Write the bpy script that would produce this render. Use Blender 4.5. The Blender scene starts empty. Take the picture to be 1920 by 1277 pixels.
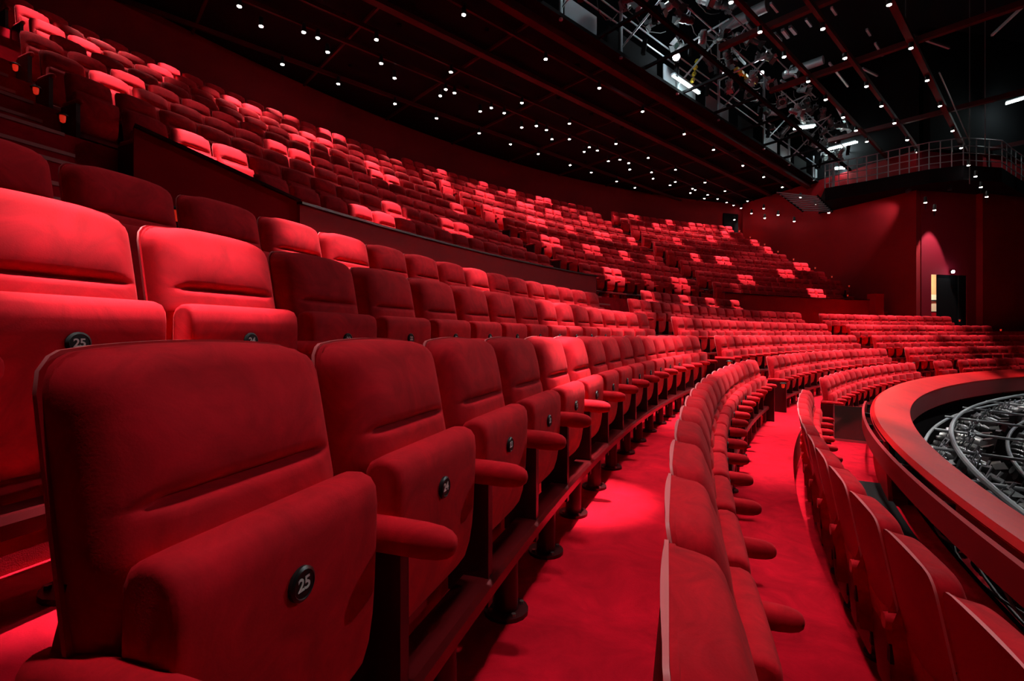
import bpy, math, random
from math import sin, cos, pi, sqrt, atan2, radians
from mathutils import Vector, Matrix

# ------------------------------------------------------------------ camera, world, exposure
S = bpy.context.scene
COL = S.collection
F_PX, PSI, RC, YH = 923.326, -0.27337, 26.7722, 627.54
EYE = 1.06                                   # camera height above the floor of the third row
S.view_settings.view_transform = 'Standard'
S.view_settings.look = 'None'
S.view_settings.gamma = 1.0
S.view_settings.use_curve_mapping = False
S.view_settings.exposure = 0.0
LAMP_W = 4700.0                              # downlights over the stage-side rows
LAMP_CONE = radians(24)
STAR_W = 400.0                                # small downlights under the black ceiling
STAR_CONE = radians(44)
PICK_W = 165.0                                # added unseen accent lamps, per square metre of throw

cam = bpy.data.cameras.new('camera')
cam.sensor_width = 36.0
cam.lens = F_PX * 36.0 / 1920.0
cam.shift_y = -(638.5 - YH) / 1920.0
cam.clip_start = 0.02
cam.clip_end = 300
camo = bpy.data.objects.new('camera', cam)
camo.location = (-RC, 0, EYE)
camo.rotation_euler = (pi / 2, 0, -PSI)
COL.objects.link(camo)
S.camera = camo

world = bpy.data.worlds.new('world')
S.world = world
world.use_nodes = True
world.node_tree.nodes['Background'].inputs[0].default_value = (0.02, 0.02, 0.025, 1)
world.node_tree.nodes['Background'].inputs[1].default_value = 0.03

# ------------------------------------------------------------------ coordinates
def P(R, phi, z=0.0):
    """theatre polar coordinates: centre of the stage at the origin"""
    return Vector((-R * cos(phi), R * sin(phi), z))

def W(X, Z, z=0.0):
    """X metres to the right of and Z metres ahead of the standpoint"""
    return Vector((-RC + X * cos(PSI) + Z * sin(PSI), Z * cos(PSI) - X * sin(PSI), z))

ALPHA = radians(47.79)                       # bearing of the ceiling beams
def G(a, b, z=0.0):
    """a metres along the ceiling beams, b metres across them"""
    return W(a * sin(ALPHA) + b * cos(ALPHA), a * cos(ALPHA) - b * sin(ALPHA), z)
E1 = (G(1, 0) - G(0, 0)).normalized()
E2 = (G(0, 1) - G(0, 0)).normalized()

# ------------------------------------------------------------------ materials
def mat(name, col, rough=0.6, metal=0.0, emit=None, estr=0.0, sheen=0.0, noise=None, bump=0.0, coat=0.0, spec=0.5):
    m = bpy.data.materials.new(name)
    m.use_nodes = True
    nt = m.node_tree
    b = nt.nodes['Principled BSDF']
    b.inputs['Base Color'].default_value = (*col, 1)
    b.inputs['Roughness'].default_value = rough
    b.inputs['Metallic'].default_value = metal
    b.inputs['Specular IOR Level'].default_value = spec
    if emit:
        b.inputs['Emission Color'].default_value = (*emit, 1)
        b.inputs['Emission Strength'].default_value = estr
    if sheen:
        b.inputs['Sheen Weight'].default_value = sheen
        b.inputs['Sheen Roughness'].default_value = 0.35
        b.inputs['Sheen Tint'].default_value = (1.0, 0.10, 0.12, 1)
    if coat:
        b.inputs['Coat Weight'].default_value = coat
        b.inputs['Coat Roughness'].default_value = 0.25
    if noise or bump:
        tc = nt.nodes.new('ShaderNodeTexCoord')
        src = tc.outputs['Object']
        if noise and noise.get('rand'):
            oi = nt.nodes.new('ShaderNodeObjectInfo')
            ad = nt.nodes.new('ShaderNodeVectorMath'); ad.operation = 'MULTIPLY_ADD'
            nt.links.new(oi.outputs['Location'], ad.inputs[0])
            ad.inputs[1].default_value = (1.7, 1.3, 2.1)
            nt.links.new(src, ad.inputs[2])
            src = ad.outputs[0]
        if noise:
            n = nt.nodes.new('ShaderNodeTexNoise')
            n.inputs['Scale'].default_value = noise['scale']
            n.inputs['Detail'].default_value = noise.get('detail', 5)
            n.inputs['Roughness'].default_value = 0.65
            n.inputs['Distortion'].default_value = noise.get('dist', 0.6)
            nt.links.new(src, n.inputs['Vector'])
            r = nt.nodes.new('ShaderNodeValToRGB')
            lo, hi = noise['lo'], noise['hi']
            r.color_ramp.elements[0].position = 0.32
            r.color_ramp.elements[1].position = 0.72
            r.color_ramp.elements[0].color = (col[0] * lo, col[1] * lo, col[2] * lo, 1)
            r.color_ramp.elements[1].color = (min(1, col[0] * hi), min(1, col[1] * hi), min(1, col[2] * hi), 1)
            nt.links.new(n.outputs[0], r.inputs[0])
            nt.links.new(r.outputs[0], b.inputs['Base Color'])
        if bump:
            n2 = nt.nodes.new('ShaderNodeTexNoise')
            n2.inputs['Scale'].default_value = 260
            n2.inputs['Detail'].default_value = 3
            nt.links.new(src, n2.inputs['Vector'])
            bp = nt.nodes.new('ShaderNodeBump')
            bp.inputs['Strength'].default_value = bump
            bp.inputs['Distance'].default_value = 0.002
            nt.links.new(n2.outputs[0], bp.inputs['Height'])
            nt.links.new(bp.outputs[0], b.inputs['Normal'])
    return m

RED = (0.62, 0.0030, 0.015)
VELVET = mat('red_velvet', RED, 0.85, sheen=0.12, noise=dict(scale=7, lo=0.72, hi=1.18, rand=True, dist=1.2), bump=0.15, spec=0.2)
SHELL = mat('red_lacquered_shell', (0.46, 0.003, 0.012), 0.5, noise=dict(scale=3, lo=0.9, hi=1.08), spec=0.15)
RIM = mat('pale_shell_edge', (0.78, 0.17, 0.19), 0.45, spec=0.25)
CARPET = mat('red_carpet', (0.58, 0.003, 0.018), 0.95, sheen=0.08, noise=dict(scale=3.2, lo=0.62, hi=1.2, detail=9, dist=1.0), bump=0.8, spec=0.1)
NOSING = mat('step_nosing', (0.50, 0.05, 0.06), 0.5)
DARKMETAL = mat('dark_red_metal', (0.055, 0.004, 0.006), 0.38, 0.4)
BEAMRED = mat('beam_red_metal', (0.16, 0.008, 0.012), 0.30, 0.6)
FLANGE = mat('steel_flange', (0.35, 0.33, 0.33), 0.3, 0.9)
BLACKPLATE = mat('black_plate', (0.008, 0.008, 0.009), 0.35)
WHITEINK = mat('white_numeral', (0.75, 0.75, 0.75), 0.6)
WALLRED = mat('dark_red_wall', (0.23, 0.003, 0.008), 0.8, noise=dict(scale=0.8, lo=0.92, hi=1.06), spec=0.2)
PARAPET = mat('red_panel', (0.42, 0.003, 0.012), 0.6, noise=dict(scale=1.2, lo=0.92, hi=1.06), spec=0.12)
WALLPLUM = mat('plum_wall', (0.19, 0.002, 0.014), 0.8, spec=0.2)
BLACK = mat('black_paint', (0.006, 0.006, 0.007), 0.9, spec=0.05)
BLACKRED = mat('ceiling_beam_red', (0.050, 0.002, 0.004), 0.7, spec=0.2)
GREY = mat('grey_steel', (0.34, 0.37, 0.40), 0.45, 0.4)
GREYPANEL = mat('grey_panel', (0.24, 0.26, 0.29), 0.55, 0.1)
DUCT = mat('grey_duct', (0.30, 0.32, 0.34), 0.5, 0.2)
LANTERN = mat('black_lantern', (0.045, 0.045, 0.048), 0.35, 0.3)
LANTERNGREY = mat('grey_lantern', (0.30, 0.30, 0.31), 0.35, 0.5)
YELLOW = mat('yellow_tape', (0.75, 0.55, 0.03), 0.6)
RAILTOP = mat('red_rail', (0.68, 0.006, 0.010), 0.5, noise=dict(scale=2.0, lo=0.9, hi=1.08), spec=0.15)
RAILFACE = mat('rail_face', (0.42, 0.02, 0.032), 0.5, spec=0.3)
PITRED = mat('pit_carpet', (0.20, 0.003, 0.008), 0.9, spec=0.1)
LENS = mat('lamp_lens', (1, 0.95, 0.88), 0.4, emit=(1.0, 0.93, 0.84), estr=38)
TUBE = mat('fluorescent_tube', (1, 1, 1), 0.4, emit=(0.80, 1.0, 0.94), estr=10)
SPOTLENS = mat('work_light_lens', (1, 1, 1), 0.4, emit=(0.95, 1.0, 1.0), estr=18)
STEPLENS = mat('aisle_light_lens', (1, 0.3, 0.2), 0.4, emit=(1.0, 0.03, 0.012), estr=0.42)
STEPWHITE = mat('aisle_light_tip', (1, 0.8, 0.7), 0.4, emit=(1.0, 0.45, 0.38), estr=3.0)
SIGNRED = mat('red_sign_face', (0.5, 0.08, 0.1), 0.4, emit=(0.9, 0.05, 0.09), estr=0.35)
GLASS = mat('smoked_glass', (0.03, 0.045, 0.04), 0.08, coat=0.5)
CREAM = mat('cream_corridor', (0.80, 0.72, 0.52), 0.7)
CREAM2 = mat('ochre_corridor', (0.75, 0.36, 0.16), 0.7)
MATBLACK = mat('black_rubber', (0.007, 0.007, 0.008), 0.6, spec=.2)
CABLE = mat('cable_grey', (0.10, 0.09, 0.09), 0.5)

# ------------------------------------------------------------------ mesh builder
class MB:
    def __init__(self):
        self.v, self.f, self.mi = [], [], []
    def add(self, vs, fs, m=0):
        o = len(self.v)
        self.v += [tuple(p) for p in vs]
        self.f += [tuple(i + o for i in f) for f in fs]
        self.mi += [m] * len(fs)
    def box(self, x0, x1, y0, y1, z0, z1, m=0):
        vs = [(x, y, z) for x in (x0, x1) for y in (y0, y1) for z in (z0, z1)]
        self.add(vs, [(0, 1, 3, 2), (4, 6, 7, 5), (0, 4, 5, 1), (2, 3, 7, 6), (0, 2, 6, 4), (1, 5, 7, 3)], m)
    def bar(self, p0, p1, wx, wz, m=0, up=(0, 0, 1)):
        """rectangular bar from p0 to p1, wx wide and wz high"""
        p0, p1 = Vector(p0), Vector(p1)
        d = (p1 - p0).normalized()
        s = d.cross(Vector(up))
        if s.length < 1e-4: s = d.cross(Vector((1, 0, 0)))
        s.normalize(); u = s.cross(d)
        vs = []
        for p in (p0, p1):
            for a, b in ((-1, -1), (1, -1), (1, 1), (-1, 1)):
                vs.append(p + s * (a * wx / 2) + u * (b * wz / 2))
        self.add(vs, [(3, 2, 1, 0), (4, 5, 6, 7), (0, 1, 5, 4), (1, 2, 6, 5), (2, 3, 7, 6), (3, 0, 4, 7)], m)
    def tube(self, pts, r, n=8, m=0, cap=True):
        pts = [Vector(p) for p in pts]
        rs = r if isinstance(r, (list, tuple)) else [r] * len(pts)
        vs = []
        for i, p in enumerate(pts):
            d = (pts[min(i + 1, len(pts) - 1)] - pts[max(i - 1, 0)]).normalized()
            s = d.cross(Vector((0, 0, 1)))
            if s.length < 1e-3: s = Vector((1, 0, 0))
            s.normalize(); u = s.cross(d)
            for k in range(n):
                t = 2 * pi * k / n
                vs.append(p + (s * cos(t) + u * sin(t)) * rs[i])
        fs = []
        for i in range(len(pts) - 1):
            for k in range(n):
                fs.append((i * n + k, i * n + (k + 1) % n, (i + 1) * n + (k + 1) % n, (i + 1) * n + k))
        if cap:
            fs.append(tuple(range(n - 1, -1, -1)))
            fs.append(tuple(range((len(pts) - 1) * n, len(pts) * n)))
        self.add(vs, fs, m)
    def loft(self, rings, m=0, cap=True):
        n = len(rings[0]); vs = [p for r in rings for p in r]; fs = []
        for i in range(len(rings) - 1):
            for k in range(n):
                fs.append((i * n + k, i * n + (k + 1) % n, (i + 1) * n + (k + 1) % n, (i + 1) * n + k))
        if cap:
            fs.append(tuple(range(n - 1, -1, -1)))
            fs.append(tuple(range((len(rings) - 1) * n, len(rings) * n)))
        self.add(vs, fs, m)
    def arc(self, prof, phi0, phi1, step=0.012, m=0):
        """closed (R, z) profile swept round the stage"""
        n = max(1, int(abs(phi1 - phi0) / step))
        rings = [[P(R, phi0 + (phi1 - phi0) * i / n, z) for R, z in prof] for i in range(n + 1)]
        self.loft(rings, m)
    def data(self, name, mats, smooth=True, angle=40):
        me = bpy.data.meshes.new(name)
        me.from_pydata(self.v, [], self.f)
        for mm in (mats if isinstance(mats, (list, tuple)) else [mats]):
            me.materials.append(mm)
        me.polygons.foreach_set('material_index', self.mi)
        me.update()
        import bmesh
        bm = bmesh.new(); bm.from_mesh(me)
        bmesh.ops.recalc_face_normals(bm, faces=bm.faces)
        ca = cos(radians(angle))
        if smooth:
            for f in bm.faces: f.smooth = True
            for e in bm.edges:
                if len(e.link_faces) == 2 and e.link_faces[0].normal.dot(e.link_faces[1].normal) < ca:
                    e.smooth = False
        bm.to_mesh(me); bm.free()
        return me
    def obj(self, name, mats, parent=None, smooth=True, angle=40):
        return put(name, self.data(name, mats, smooth, angle), parent)

def put(name, data, parent=None):
    o = bpy.data.objects.new(name, data)
    COL.objects.link(o)
    if parent: o.parent = parent
    return o

def empty(name, loc, rz=0.0):
    o = bpy.data.objects.new(name, None)
    o.empty_display_size = 0.1
    o.location = loc; o.rotation_euler = (0, 0, rz)
    COL.objects.link(o)
    return o

def tag(o, label, cat, group=None, kind=None):
    if label: o['label'] = label
    if cat: o['category'] = cat
    if group: o['group'] = group
    if kind: o['kind'] = kind
    return o

def struct(o, label=None):
    o['kind'] = 'structure'
    if label: o['label'] = label
    return o

ORD = ['first', 'second', 'third', 'fourth', 'fifth', 'sixth', 'seventh', 'eighth', 'ninth', 'tenth', 'eleventh', 'twelfth', 'thirteenth',
       'fourteenth', 'fifteenth', 'sixteenth', 'seventeenth', 'eighteenth', 'nineteenth', 'twentieth', 'twenty-first', 'twenty-second', 'twenty-third',
       'twenty-fourth', 'twenty-fifth', 'twenty-sixth', 'twenty-seventh', 'twenty-eighth', 'twenty-ninth', 'thirtieth', 'thirty-first', 'thirty-second',
       'thirty-third', 'thirty-fourth', 'thirty-fifth', 'thirty-sixth', 'thirty-seventh', 'thirty-eighth', 'thirty-ninth', 'fortieth', 'forty-first', 'forty-second',
       'forty-third', 'forty-fourth', 'forty-fifth', 'forty-sixth', 'forty-seventh', 'forty-eighth', 'forty-ninth', 'fiftieth']

# ------------------------------------------------------------------ rows
# name: (radius of the back tops, floor height)
ROW = {'A': (25.91, -0.807), 'B': (26.748, -0.41), 'C': (27.573, 0.0), 'D': (28.435, 0.393), 'E': (29.384, 0.81), 'F': (30.25, 1.21)}
for k in range(1, 10):
    ROW['U%d' % k] = (32.15 + .893 * (k - 1), 2.12 + .561 * (k - 1))
def lerp(a, b, t): return a + (b - a) * t
SPAN = []   # row, block, phi0, phi1, number of seats
def span(row, block, p0, p1, n=None):
    R = ROW[row][0]
    if row != 'B': p0 -= .02 / R; p1 -= .02 / R
    SPAN.append((row, block, p0, p1, n or max(1, round((p1 - p0) * R / 0.55))))
span('A', 'near', .0138, .3318, 15); span('B', 'near', .0236, .3565, 17); span('C', 'near', .0169, .3370, 16)
span('D', 'near', .0243, .3335, 16); span('E', 'near', .0172, .3318, 17)
span('A', 'middle', .4152, .7338); span('B', 'middle', .4031, .7449); span('C', 'middle', .3846, .7436)
span('D', 'middle', .3852, .7425); span('E', 'middle', .3840, .7474); span('F', 'middle', .4665, .6642)
span('A', 'far', .7903, .8320); span('A', 'farthest', .8520, 1.13); span('B', 'far', .7957, 1.13); span('C', 'far', .7865, 1.12)
span('D', 'far', .7900, 1.095); span('E', 'far', .7900, 1.065)
A0 = [.1640, .1315, .1275, .1315, .1360, .1555, .1581, .1616, .1645]
C1 = [.9710, 1.0080, 1.0060, 1.0030, .9886, .9843, .9827, .9776, .9785]
for k in range(1, 10):
    t = (k - 1) / 8
    span('U%d' % k, 'near', A0[k - 1], lerp(.4162, .4166, t))
    span('U%d' % k, 'middle', lerp(.4620, .4330, t), lerp(.6752, .7147, t))
    span('U%d' % k, 'far', lerp(.7086, .7482, t), C1[k - 1])
ROWNAME = {'A': 'front row', 'B': 'second row', 'C': 'third row', 'D': 'fourth row', 'E': 'fifth row', 'F': 'cross-aisle row'}
for k in range(1, 10): ROWNAME['U%d' % k] = ORD[k - 1] + ' upper row'

# ------------------------------------------------------------------ floor, stairs, walls, ceiling
order = ['A', 'B', 'C', 'D', 'E', 'F'] + ['U%d' % k for k in range(1, 10)]
edges = [24.80, 25.97, 26.81, 27.645, 28.51, 29.46, 31.32] + [ROW['U%d' % k][0] + 0.08 for k in range(1, 9)] + [40.6]
prof = []
for i, r in enumerate(order):
    prof += [(edges[i], ROW[r][1]), (edges[i + 1], ROW[r][1])]
prof += [(40.6, -1.3), (24.80, -1.3)]
mb = MB(); mb.arc(prof, -0.16, 1.24, 0.01)
floor = struct(mb.obj('floor', CARPET, smooth=False), 'red carpeted tiers stepping up away from the stage')

def stairs(p0fun, p1fun, rows):
    """half steps in an aisle, each a part of the floor"""
    for i in rows:
        r0, r1 = ROW[order[i]], ROW[order[i + 1]]
        rise = r1[1] - r0[1]; n = 2 if rise < 0.7 else 4
        E = edges[i + 1]
        for j in range(1, n):
            z = r0[1] + rise * j / n
            Ra = E - 0.27 * (n - j)
            pa, pb = p0fun(Ra), p1fun(Ra)
            mb = MB()
            mb.arc([(Ra, r0[1] - 0.02), (E + 0.01, r0[1] - 0.02), (E + 0.01, z), (Ra, z)], pa, pb, 0.02)
            mb.arc([(Ra - 0.012, z - 0.03), (Ra + 0.03, z - 0.03), (Ra + 0.03, z + 0.006), (Ra - 0.012, z + 0.006)], pa, pb, 0.02, 1)
            struct(mb.obj('step', [CARPET, NOSING], floor, smooth=False))
        mb = MB(); z = r1[1]; pa, pb = p0fun(E), p1fun(E)
        mb.arc([(E - 0.012, z - 0.03), (E + 0.03, z - 0.03), (E + 0.03, z + 0.006), (E - 0.012, z + 0.006)], pa, pb, 0.02)
        struct(mb.obj('step_nosing', NOSING, floor, smooth=False))
const = lambda c: (lambda R: c)
def up(R): return max(0.0, min(1.0, (R - 32.15) / 7.144))
stairs(const(.339), const(.382), range(0, 4)); stairs(const(.748), const(.785), range(0, 4))
stairs(lambda R: 0.072, lambda R: .112 + .03 * up(R), range(5, 14))
stairs(lambda R: lerp(.419, .4185, up(R)), lambda R: lerp(.459, .431, up(R)), range(5, 14))
stairs(lambda R: lerp(.677, .717, up(R)), lambda R: lerp(.706, .746, up(R)), range(5, 14))
stairs(lambda R: lerp(1.015, .985, up(R)), lambda R: lerp(1.04, 1.01, up(R)), range(5, 14))

# back wall
mb = MB(); mb.arc([(40.4, 5.0), (40.7, 5.0), (40.7, 9.42), (40.4, 9.42)], -.16, 1.03, 0.01)
struct(mb.obj('wall_back', WALLRED), 'dark red curved wall behind the top row')

# parapet below the upper tier
mb = MB()
PT = 2.64
def parapet(phis, closed_end=True):
    pr = [(31.26, 1.15), (31.34, 1.15), (31.34, PT), (31.26, PT)]
    mb.arc(pr, phis[0], phis[1], 0.01)
    mb.arc([(31.22, PT), (31.37, PT), (31.37, PT + 0.03), (31.22, PT + 0.03)], phis[0], phis[1], 0.01, 1)
parapet((.162, .4475)); parapet((.692, 1.008))
struct(mb.obj('wall_front', [PARAPET, DARKMETAL]), 'low red parapet wall in front of the upper tier')
mb = MB()
pA, pB = P(31.95, .1165), P(31.30, .1630)
dn = Vector((pB.y - pA.y, -(pB.x - pA.x), 0)).normalized() * 0.08
zA, zB = 3.13, PT + 0.03
mb.add([pA + Vector((0, 0, 1.1)), pB + Vector((0, 0, 1.1)), pB + Vector((0, 0, zB)), pA + Vector((0, 0, zA)),
        pA - dn + Vector((0, 0, 1.1)), pB - dn + Vector((0, 0, 1.1)), pB - dn + Vector((0, 0, zB)), pA - dn + Vector((0, 0, zA))],
       [(0, 1, 2, 3), (7, 6, 5, 4), (0, 4, 5, 1), (1, 5, 6, 2), (2, 6, 7, 3), (3, 7, 4, 0)])
mb.bar(pA + Vector((0, 0, zA + .012)), pB + Vector((0, 0, zB + .012)), 0.11, 0.03, 1)
struct(mb.obj('wall_stair', [PARAPET, DARKMETAL], smooth=False), 'dark red parapet sloping down beside the stairs')
mb = MB(); mb.arc([(30.95, 1.2), (31.35, 1.2), (31.35, 2.92), (30.95, 2.92)], .992, 1.008)
struct(mb.obj('wall_end', PARAPET), 'red block at the far end of the parapet')

# right-hand walls, seen beyond the far block
def wallquad(name, pts, z0, z1, m, th=0.25, label=None):
    mb = MB()
    for (a, b) in zip(pts[:-1], pts[1:]):
        d = (b - a).normalized(); nrm = Vector((d.y, -d.x, 0)) * th
        vs = []
        for z in (z0, z1):
            for p in (a, b, b - nrm * -1, a - nrm * -1):
                vs.append((p.x, p.y, z))
        mb.add(vs, [(3, 2, 1, 0), (4, 5, 6, 7), (0, 1, 5, 4), (1, 2, 6, 5), (2, 3, 7, 6), (3, 0, 4, 7)])
    return struct(mb.obj(name, m, smooth=False), label)
c0, c1, c2, c3 = W(14.75, 31.0), W(18.25, 22.0), W(21.25, 22.6), W(30.0, 25.0)
TOPW = EYE + 8.2
wallquad('wall_side', [c1, c0], -1.3, TOPW, WALLRED, -0.3, 'dark red side wall beyond the top rows')
# wall with the doorway: pieces left of, right of and above the opening
def spanpt(x, Z, y): return W((x - 960) / F_PX * Z, Z, EYE + (YH - y) * Z / F_PX)
def on(a, b, x):
    """point of the wall a-b seen in column x"""
    k = (x - 960) / F_PX
    def XZ(p):
        v = p - Vector((-RC, 0, 0))
        return v.x * cos(PSI) - v.y * sin(PSI), v.x * sin(PSI) + v.y * cos(PSI)
    (xa, za), (xb, zb) = XZ(a), XZ(b)
    t = (k * za - xa) / ((xb - xa) - k * (zb - za))
    return a + (b - a) * t
dl, dr = on(c1, c2, 1744.5), on(c1, c2, 1811)
DB, DT = 1.0, EYE + 2.70
wallquad('wall_door_left', [dl, c1], -1.3, TOPW, WALLPLUM, -0.04, 'plum red wall left of the open door')
wallquad('wall_door_right', [c2, dr], -1.3, TOPW, WALLPLUM, -0.04, 'plum red wall right of the open door')
wallquad('wall_door_head', [dr, dl], DT, TOPW, WALLPLUM, -0.04, 'plum red wall above the open door')
wallquad('wall_door_sill', [dr, dl], -1.3, DB, WALLPLUM, -0.04)
wallquad('wall_right', [c3, c2], -1.3, TOPW, WALLRED, -0.3, 'dark red wall at the right edge')
wallquad('wall_upper', [c3 + E2 * .35, c2 + E2 * .1, c1 + E2 * .1, c0 + E2 * .3], TOPW, EYE + 14, BLACK, -0.3, 'black upper wall above the gallery')
# corridor behind the door
dd = (dr - dl).normalized(); dnrm = Vector((dd.y, -dd.x, 0))
if dnrm.dot(c1 - Vector((-RC, 0, 0))) < 0: dnrm = -dnrm
mb = MB()
q0, q1 = dl + dd * .1 + dnrm * 1.5, dr + dd * 1.9 + dnrm * 1.5
def vq(a, b, z0, z1, m=0):
    mb.add([(a.x, a.y, z0), (b.x, b.y, z0), (b.x, b.y, z1), (a.x, a.y, z1)], [(0, 1, 2, 3)], m)
vq(q0, q1, DB, DT - .75); vq(q0, q1, DT - .75, DT + .3, 1); vq(q0, q0 - dnrm * 1.29, DB, DT + .3); vq(q1, q1 - dnrm * 1.29, DB, DT + .3)
struct(mb.obj('wall_corridor', [CREAM, CREAM2], smooth=False), 'cream corridor wall glimpsed through the door')
mb = MB()
for z in (0.62, 1.05, 1.16, 1.72):
    mb.bar(q0 - dnrm * .06 + Vector((0, 0, DB + z)), q1 - dnrm * .06 + Vector((0, 0, DB + z)), 0.06, 0.05 if z != 1.05 else .12)
struct(mb.obj('trim_corridor', BLACK, smooth=False))
pl = bpy.data.lights.new('corridor_lamp', 'POINT'); pl.energy = 130; pl.color = (1, .93, .78); pl.shadow_soft_size = .1
plo = put('corridor_lamp', pl); plo.location = (dl + dr) / 2 + dd * .3 + dnrm * .8 + Vector((0, 0, DT - .2))
door = empty('door_1', on(c1, c2, 1758) + Vector((0, 0, DB))); struct(door, 'black double door standing in the lit doorway')
def doorleaf(xa, xb, off):
    a, b = on(c1, c2, xa) - door.location + dnrm * off, on(c1, c2, xb) - door.location + dnrm * off
    mb = MB(); mb.bar((a.x, a.y, (DT - DB) / 2), (b.x, b.y, (DT - DB) / 2), 0.05, DT - DB)
    o = mb.obj('door_leaf', BLACK, door, smooth=False); o['kind'] = 'structure'; return o
l1 = doorleaf(1757.5, 1793, .02); l2 = doorleaf(1794, 1797, .05); l3 = doorleaf(1797.5, 1812, .02)
mb = MB(); h = on(c1, c2, 1789) - door.location - dnrm * .04; mb.tube([h + Vector((0, 0, .9)), h + Vector((0, 0, 1.3))], .015); mb.obj('handle', FLANGE, l1)

mb = MB(); mb.arc([(40.30, 7.0), (40.39, 7.0), (40.39, 8.75), (40.30, 8.75)], .985, 1.012)
struct(mb.obj('door_2', BLACK, smooth=False), 'black doorway in the back wall at the far end of the top row')

# ceiling above the seats and the dark grid above the stage
CE = EYE + 8.42
mb = MB()
vs = [G(-14, -9.3), G(52, -9.3), G(52, -48), G(-14, -48)]
mb.add([(p.x, p.y, CE) for p in vs] + [(p.x, p.y, CE + .3) for p in vs], [(3, 2, 1, 0), (4, 5, 6, 7), (0, 1, 5, 4), (1, 2, 6, 5), (2, 3, 7, 6), (3, 0, 4, 7)])
struct(mb.obj('ceiling', BLACK, smooth=False), 'black ceiling above the seats')
mb = MB()
vs = [G(-14, 30), G(60, 30), G(60, -9.3), G(-14, -9.3)]
mb.add([(p.x, p.y, EYE + 13.5) for p in vs] + [(p.x, p.y, EYE + 13.8) for p in vs], [(3, 2, 1, 0), (4, 5, 6, 7), (0, 1, 5, 4), (1, 2, 6, 5), (2, 3, 7, 6), (3, 0, 4, 7)])
struct(mb.obj('ceiling_stage', BLACK, smooth=False), 'black roof high above the stage')
HB = EYE + 8.0
def beam(p, q, w, hh, m, label):
    mb = MB(); mb.bar(p, q, w, hh); o = mb.obj('ceiling_beam', m, smooth=False)
    return struct(o, label)
for i, (b, w) in enumerate(((-9.93, .07), (-11.25, .22), (-12.36, .07), (-13.35, .07), (-15.37, .07))):
    beam(G(-8, b, HB + .22), G(44, b, HB + .22), w, .12, BLACKRED, 'dark red ceiling beam, %s from the lighting bridge' % ORD[i])
for i, (b, w) in enumerate(((-5.24, .10), (-4.08, .10), (-2.70, .16))):
    beam(G(-6, b, HB + .22), G(44, b, HB + .22), w, .14, BLACKRED, 'dark red beam on the stage side, %s from the bridge' % ORD[i])
for i in range(14):
    beam(G(-4 + i * 3.3, -9.0, HB + .34), G(-4 + i * 3.3, -20, HB + .34), .06, .08, BLACKRED, 'thin dark red cross beam, %s from the near end' % ORD[i])
for i, a in enumerate((8.5, 14.2, 18.0, 24.5, 31)):
    beam(G(a, -6.6, HB + .40), G(a, 14, HB + .40), .16, .16, BLACKRED if i < 3 else DARKMETAL, 'dark cross beam above the stage, %s from the near end' % ORD[i])

# ------------------------------------------------------------------ seats
def rowz(lo, hi):
    """heights of the vertex rows of a backrest"""
    if hi: return [.30, .38, .46, .54, .62, .68, .73, .76, .780, .796, .806, .813, .818, .822, .826, .832, .840, .852, .87, .89, .92, .955, .98, 1.0, 1.015, 1.027, 1.035, 1.04]
    return [.30, .50, .72, .795, .822, .845, .89, .95, 1.0, 1.03, 1.04]

def halfw(w):
    hw = .2420 - .006 * max(0, (w - .45) / .6)
    top, r = 1.04, .075
    if w > top - r:
        d = (w - (top - r)) / r
        hw = hw - r + r * max(0.0, 1 - d ** 2.7) ** (1 / 2.7)
    return hw

CR = .822                                    # height of the seam across the backs
def lean(w):
    """forward offset of the reclined back at height w"""
    return .19 * (1.04 - w) if w > .5 else .1026 + .05 * (.5 - w)

def backrest_mesh(hi):
    ss = [-1, -.993, -.975, -.94, -.88, -.80, -.72, -.66, -.60, -.5, -.25, 0, .25, .5, .60, .66, .72, .80, .88, .94, .975, .993, 1] if hi else [-1, -.96, -.85, -.62, 0, .62, .85, .96, 1]
    ww = rowz(0, hi)
    mb = MB(); idx = []
    vs, fs = [], []
    for w in ww:
        hw = max(halfw(w), .16)
        for s in ss:
            x = s * hw
            crown = .007 * (1 - s * s) * max(0, (w - .8) / .24)
            yf = -(.092 - .078 * max(0, min(1, (.74 - w) / .15)) + lean(w))
            tt = max(0, (w - .955) / .085)
            q = min(1.0, abs(s) ** 6.5 + tt ** 4)
            yf += .088 * (1 - (1 - q) ** .30)
            win = 1 / (1 + math.exp((abs(x) - .172) / .008))
            g = math.exp(-((w - CR) / .0085) ** 2) * win
            up_ = max(0, 1 - ((w - CR - .075) / .085) ** 2) if w > CR else 0
            lo_ = math.exp(-((CR - .006 - w) / .20) ** 2) * win if w <= CR - .006 else 0
            w2 = 1 / (1 + math.exp((abs(x) - .178) / .014))
            yf += .024 * g - .013 * up_ * w2 - .012 * lo_
            vs.append((x, yf, w + crown))
    n = len(ss)
    for i in range(len(ww) - 1):
        for j in range(n - 1):
            fs.append((i * n + j, i * n + j + 1, (i + 1) * n + j + 1, (i + 1) * n + j))
    # border swept back to the shell
    loop = [j for j in range(n)] + [i * n + n - 1 for i in range(1, len(ww))] + [(len(ww) - 1) * n + j for j in range(n - 2, -1, -1)] + [i * n for i in range(len(ww) - 2, 0, -1)]
    base = len(vs)
    for k in loop:
        x, y, w = vs[k]
        vs.append((x, .008 - lean(min(w, 1.04)), w))
    L = len(loop)
    for k in range(L):
        fs.append((loop[k], base + k, base + (k + 1) % L, loop[(k + 1) % L]))
    fs.append(tuple(base + k for k in range(L)))
    mb.add(vs, fs)
    return mb.data('backrest', VELVET, True, 65)

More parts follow.
